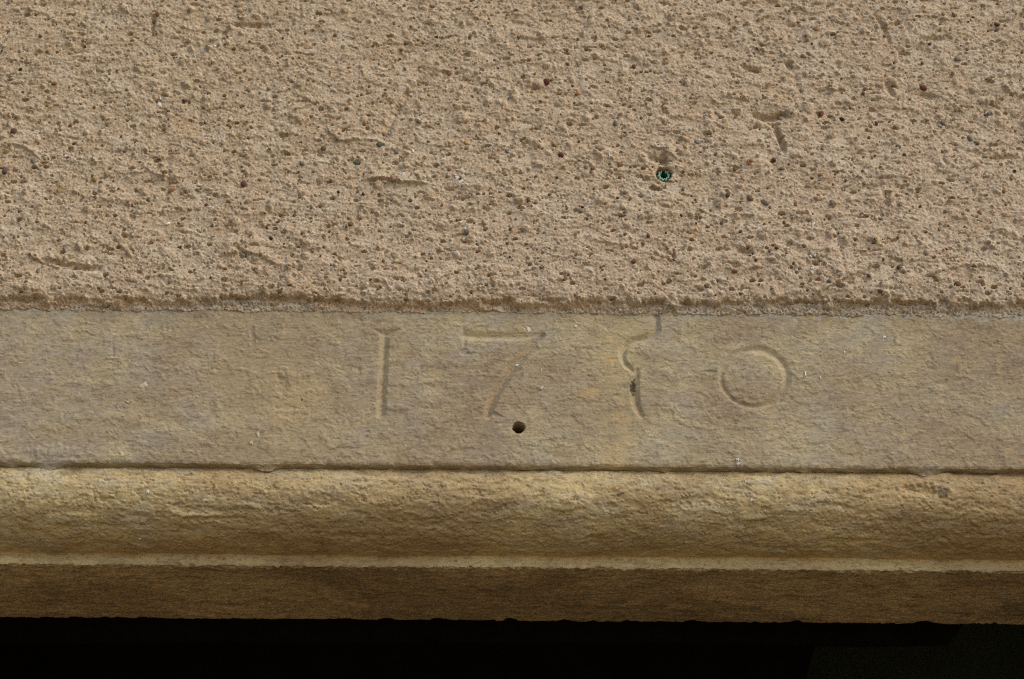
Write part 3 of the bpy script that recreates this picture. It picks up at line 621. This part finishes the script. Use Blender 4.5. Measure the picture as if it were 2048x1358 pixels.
# countless finer grit: one mesh
def grit():
    import bmesh
    bm = bmesh.new(); bmesh.ops.create_icosphere(bm, subdivisions=1, radius=1)
    bv = np.array([v.co[:] for v in bm.verts]); bf = np.array([[v.index for v in f.verts] for f in bm.faces]); bm.free()
    n = 5200; V = []; F = []; C = []
    pal = [(0.16, 0.06, 0.035), (0.07, 0.05, 0.04), (0.28, 0.13, 0.05), (0.19, 0.13, 0.08), (0.20, 0.18, 0.145), (0.16, 0.155, 0.14), (0.36, 0.26, 0.13), (0.50, 0.45, 0.36), (0.30, 0.20, 0.14), (0.42, 0.33, 0.22)]
    wts = np.array([2, 1.6, 2.5, 3, 2.5, 1.2, 2, 2.2, 2.5, 3.5]); wts /= wts.sum()
    for k in range(n):
        px, py = RNG.uniform(-40, 2090), RNG.uniform(-30, 602)
        x, y, z = surf_y(px, py); r = RNG.uniform(0.5, 0.9)*MM*(1+RNG.exponential(0.35))
        r = min(r, 2.2*MM)
        q = bv*RNG.uniform(0.7, 1.15, 3)*r*(1+0.18*RNG.standard_normal((len(bv), 1)))
        a = RNG.uniform(0, 6.28); ca, sa = math.cos(a), math.sin(a)
        q = np.stack([q[:, 0]*ca-q[:, 2]*sa, q[:, 1]*0.8, q[:, 0]*sa+q[:, 2]*ca], 1)+np.array([x, y+0.5*r, z])
        F.append(bf+len(bv)*k); V.append(q); C.append(np.repeat([pal[RNG.choice(10, p=wts)]], len(bv), 0)*RNG.uniform(0.75, 1.25))
    V = np.concatenate(V); F = np.concatenate(F); C = np.concatenate(C)
    m = M('grit_minerals', 0.95, 0.1); a = m.n('Attribute', attribute_name='mineral'); m.col(m.mix(0.25, a.outputs['Color'], m.ramp(m.noise(900, 3), [(0.3, (0.2, 0.14, 0.09)), (0.7, (0.5, 0.4, 0.3))])))
    me = bpy.data.meshes.new('grit'); me.from_pydata(V.tolist(), [], F.tolist()); me.update(); me.materials.append(m.m)
    at = me.color_attributes.new('mineral', 'FLOAT_COLOR', 'POINT'); at.data.foreach_set('color', np.c_[np.clip(C, 0, 1), np.ones(len(C))].astype(np.float32).ravel())
    me.polygons.foreach_set('use_smooth', [True]*len(me.polygons))
    o = bpy.data.objects.new('grit', me); SC.collection.objects.link(o); o.parent = wall; o['kind'] = 'stuff'
grit()

# ------------------------------------------------------------------ white flecks of lime and paint
MW = simple('lime_white', (0.62, 0.61, 0.57), 0.12, 700, 0.8, 0.3); MC = simple('lime_cream', (0.47, 0.42, 0.30), 0.12, 500, 0.9, 0.2)
# lintel surface lookup, from the finished relief
LPX, LPY = proj(PL[..., 0], PL[..., 1], PL[..., 2])
def lintel_at(px, py):
    i = int(np.argmin(np.abs(LPX[len(S)//3]-px))); c = slice(max(0, i-12), i+13)
    d = (LPX[:, c]-px)**2+(LPY[:, c]-py)**2; j, k = np.unravel_index(np.argmin(d), d.shape); k += max(0, i-12)
    return PL[j, k], NL[j, k]
def fleck(px, py, w, h, mat, parent, on_wall, ang=0, seed=0):
    r = random.Random(seed); n = 12
    if on_wall: x, y, z = surf_y(px, py); c = Vector((x, y, z)); nn = Vector((0, -1, 0))
    else: c, nn = lintel_at(px, py); c = Vector(c.tolist()); nn = Vector(nn.tolist())
    if nn.y > 0: nn = -nn
    tx = Vector((1, 0, 0)); tz = tx.cross(nn).normalized()
    if tz.z < 0: tz = -tz
    rad = [r.uniform(0.3, 1.25) for _ in range(n)]; V = []; F = []
    for lay, (sc, off) in enumerate(((1.0, -0.0003), (0.86, 0.00055), (0.4, 0.0008))):
        for k in range(n):
            a = 2*math.pi*k/n; u = math.cos(a)*rad[k]*w*0.29*MM*sc; v = math.sin(a)*rad[k]*h*0.30*MM*sc
            uu = u*math.cos(ang)-v*math.sin(ang); vv = u*math.sin(ang)+v*math.cos(ang)
            V.append(c+tx*uu+tz*vv+nn*(off+r.uniform(-1, 1)*0.00008))
    for l in range(2):
        for k in range(n): F.append((l*n+k, l*n+(k+1) % n, (l+1)*n+(k+1) % n, (l+1)*n+k))
    F.append(tuple(range(2*n, 3*n)))
    py_obj('lime_fleck', V, F, mat, parent)
wf = [(317, 209, 9, 14, .3), (320, 199, 4, 9, .4), (429, 95, 5, 8, 0), (824, 302, 9, 9, 0), (808, 351, 6, 16, -.3), (914, 358, 10, 8, 0), (920, 366, 12, 8, .4), (928, 362, 8, 6, 0), (934, 372, 5, 8, 0), (910, 352, 6, 5, 0),
      (1218, 315, 4, 16, 0), (813, 173, 5, 6, 0), (1625, 450, 9, 7, 0), (1624, 456, 5, 9, 0), (1620, 514, 6, 8, 0), (1629, 513, 7, 6, 0), (1631, 521, 6, 7, 0), (1624, 522, 7, 4, 0), (1623, 539, 9, 6, .3), (1622, 546, 6, 8, 0), (1592, 541, 4, 4, 0)]
for i, (a, b, w, h, g) in enumerate(wf): fleck(a, b, w, h, MW, wall, True, g, i)
lf = [(1610, 748, 4, 16, -.15, 0), (1641, 754, 3, 7, 0, 0), (1689, 705, 5, 7, 0, 0), (1769, 674, 7, 6, 0, 0), (1056, 658, 9, 10, 0, 0), (1153, 653, 9, 5, 0, 0), (1034, 731, 8, 7, .6, 0), (1084, 776, 7, 9, -.7, 0), (1083, 741, 7, 6, 0, 1),
      (1474, 919, 8, 6, 0, 0), (1477, 927, 7, 7, 0, 0), (287, 772, 20, 16, .3, 1), (255, 804, 10, 5, 0, 1), (516, 868, 9, 12, 0, 1), (502, 886, 7, 9, 0, 1), (296, 984, 8, 9, 0, 0), (280, 1077, 6, 5, 0, 0),
      (1503, 1001, 7, 7, 0, 0), (1453, 1004, 7, 5, 0, 1), (1679, 1016, 10, 13, 0, 1), (1491, 963, 4, 6, 0, 0), (1563, 1058, 6, 4, 0, 0), (1785, 907, 8, 4, 0, 1), (820, 1172, 18, 8, .1, 1), (1402, 1196, 18, 6, .2, 1), (760, 1212, 16, 5, .1, 1)]
for i, (a, b, w, h, g, c) in enumerate(lf): fleck(a, b, w, h, MC if c else MW, lintel, False, g, 50+i)

# ------------------------------------------------------------------ green wall plug in the drilled hole
MP = simple('mint_plastic', (0.25, 0.50, 0.38), 0.12, 300, 0.45, 0.5, 0); MPD = simple('mint_plastic_bore_shade', (0.03, 0.09, 0.06), 0.2, 300, 0.6, 0.3, 0)  # second is the same plastic darkened, shade of the bore painted in
pc = unproj(1328, 350, -0.0065)
plug = empty('wall_plug', 'mint green plastic screw plug sunk in the hole in the plaster', 'wall plug', tuple(pc))
def plug_geo():
    V = []; F = []; n = 120; a0, a1 = math.radians(118), math.radians(118+318)
    def rings(a):
        t = 0.5+0.5*math.sin(a*10+0.6)
        return 0.0036+0.0009*t, 0.0050+0.0018*t
    for k in range(n+1):
        a = a0+(a1-a0)*k/n; ri, ro = rings(a); nick = 0.0005*math.sin(a*5)
        for r, y in ((ri, 0.022), (ri, 0.0004), (ri+0.0003, nick*0.3), (ro-0.0004, nick), (ro, 0.0006), (ro, 0.022)):
            V.append((r*math.cos(a), y, r*math.sin(a)))
    for k in range(n):
        for q in range(5): b = k*6; F.append((b+q, b+q+1, b+6+q+1, b+6+q))
    for b in (0, n*6): F.append(tuple(range(b, b+6)))
    return V, F
V, F = plug_geo(); py_obj('fluted_sleeve', V, F, MP, plug, True)
V = []; F = []; n = 24
for k in range(n):
    a = 2*math.pi*k/n
    for r, y in ((0.0040, 0.0030), (0.0028, 0.006), (0.0026, 0.020)): V.append((r*math.cos(a), y, r*math.sin(a)))
for k in range(n):
    b, c = 3*k, 3*((k+1) % n)
    for q in range(2): F.append((b+q, c+q, c+q+1, b+q+1))
F.append(tuple(3*k+2 for k in range(n))); py_obj('screw_bore', V, F, MPD, plug, True)

# ------------------------------------------------------------------ behind and below the lintel: the dark doorway
GZ = -2.3
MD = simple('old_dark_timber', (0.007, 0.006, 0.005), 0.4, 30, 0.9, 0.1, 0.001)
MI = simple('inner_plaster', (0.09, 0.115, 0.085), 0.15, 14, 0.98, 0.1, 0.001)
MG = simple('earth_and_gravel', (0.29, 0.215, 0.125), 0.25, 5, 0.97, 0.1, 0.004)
def struct(name, v, f, m):
    o = py_obj(name, v, f, m); o['kind'] = 'structure'; return o
struct('ground', [(-60, -60, GZ), (60, -60, GZ), (60, 0.3, GZ), (-60, 0.3, GZ)], [(0, 1, 2, 3)], MG)
zs = zF
# inner room (inward facing faces)
RX0, RX1, RY0, RY1, RZ1 = -1.7, 1.7, 0.32, 1.05, zs+0.42
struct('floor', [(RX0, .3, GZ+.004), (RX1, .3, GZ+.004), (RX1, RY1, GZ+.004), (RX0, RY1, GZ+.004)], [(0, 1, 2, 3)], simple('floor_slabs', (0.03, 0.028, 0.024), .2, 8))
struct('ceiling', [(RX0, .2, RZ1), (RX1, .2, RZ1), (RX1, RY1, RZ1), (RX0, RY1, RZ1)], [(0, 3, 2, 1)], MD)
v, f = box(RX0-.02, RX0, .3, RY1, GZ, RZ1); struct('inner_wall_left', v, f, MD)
v, f = box(RX1, RX1+.02, .3, RY1, GZ, RZ1); struct('inner_wall_right', v, f, MI)
v, f = box(RX0-.02, RX1+.02, RY1, RY1+.02, GZ, RZ1); struct('inner_wall_back', v, f, MI)
# jambs and wall beside the doorway, outside the frame, carry the lintel
for s in (-1, 1):
    xa, xb = (0.72, 0.98) if s > 0 else (-0.98, -0.72)
    v, f = box(xa, xb, 0.002, yF+dS, GZ, zF+0.001); struct('door_jamb_'+('right' if s > 0 else 'left'), v, f, MAT_SO)
    xa, xb = (0.98, 2.6) if s > 0 else (-2.6, -0.98)
    v, f = box(xa, xb, -0.008, 0.30, GZ, zj-0.006); struct('facade_'+('right' if s > 0 else 'left'), v, f, MAT_PL)
v, f = box(-2.6, 2.6, 0.05, 0.0515+dS+yF, zj-0.012, 3.2); struct('facade_core', v, f, MD)
v, f = box(-0.98, 0.98, 0.05, yF+dS+0.006, zF+0.045, zj-0.0125)
# timber beam behind the stone
ybm = 0.30; zb = unproj(1700, 1283, ybm)[2]; xr = unproj(1899, 1284, ybm)[0]; xr2 = unproj(1938, 1246, ybm)[0]
zb_l = zb+0.003; zt = zs+0.40
B = [(-1.0, zb_l-0.012), (xr-0.25, zb+0.001), (xr-0.1, zb-0.003), (xr, zb), (xr+0.010, zb+0.012), (xr2, zb+0.030), (xr2+0.012, zb+0.05), (xr2+0.02, zt), (-1.0, zt)]
V = [(x, ybm-0.02, z) for x, z in B]+[(x, ybm+0.012, z) for x, z in B]; nB = len(B)
F = [tuple(range(nB)), tuple(range(2*nB-1, nB-1, -1))]+[(k, k+nB, (k+1) % nB+nB, (k+1) % nB) for k in range(nB)]
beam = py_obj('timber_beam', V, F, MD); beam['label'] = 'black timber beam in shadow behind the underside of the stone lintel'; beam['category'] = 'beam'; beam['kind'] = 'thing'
# open door leaf, edge on the left of the dim patch
yd = 0.55; xa = unproj(1612, 1358, yd)[0]; xb_ = unproj(1636, 1274, yd)[0]; z0_ = unproj(1612, 1358, yd)[2]; z1_ = unproj(1636, 1274, yd)[2]
sl = (xb_-xa)/(z1_-z0_)
zt_ = z1_+0.05
B = [(-0.78, GZ+0.01), (xa-0.05, GZ+0.01), (xa-0.05, z0_-0.12), (xa-0.012, z0_-0.03), (xa, z0_), (xb_, z1_), (xb_+sl*0.05, zt_), (-0.78, zt_)]
V = [(x, yd, z) for x, z in B]+[(x, yd+0.045, z) for x, z in B]; nB = len(B)
F = [tuple(range(nB)), tuple(range(2*nB-1, nB-1, -1))]+[(k, k+nB, (k+1) % nB+nB, (k+1) % nB) for k in range(nB)]
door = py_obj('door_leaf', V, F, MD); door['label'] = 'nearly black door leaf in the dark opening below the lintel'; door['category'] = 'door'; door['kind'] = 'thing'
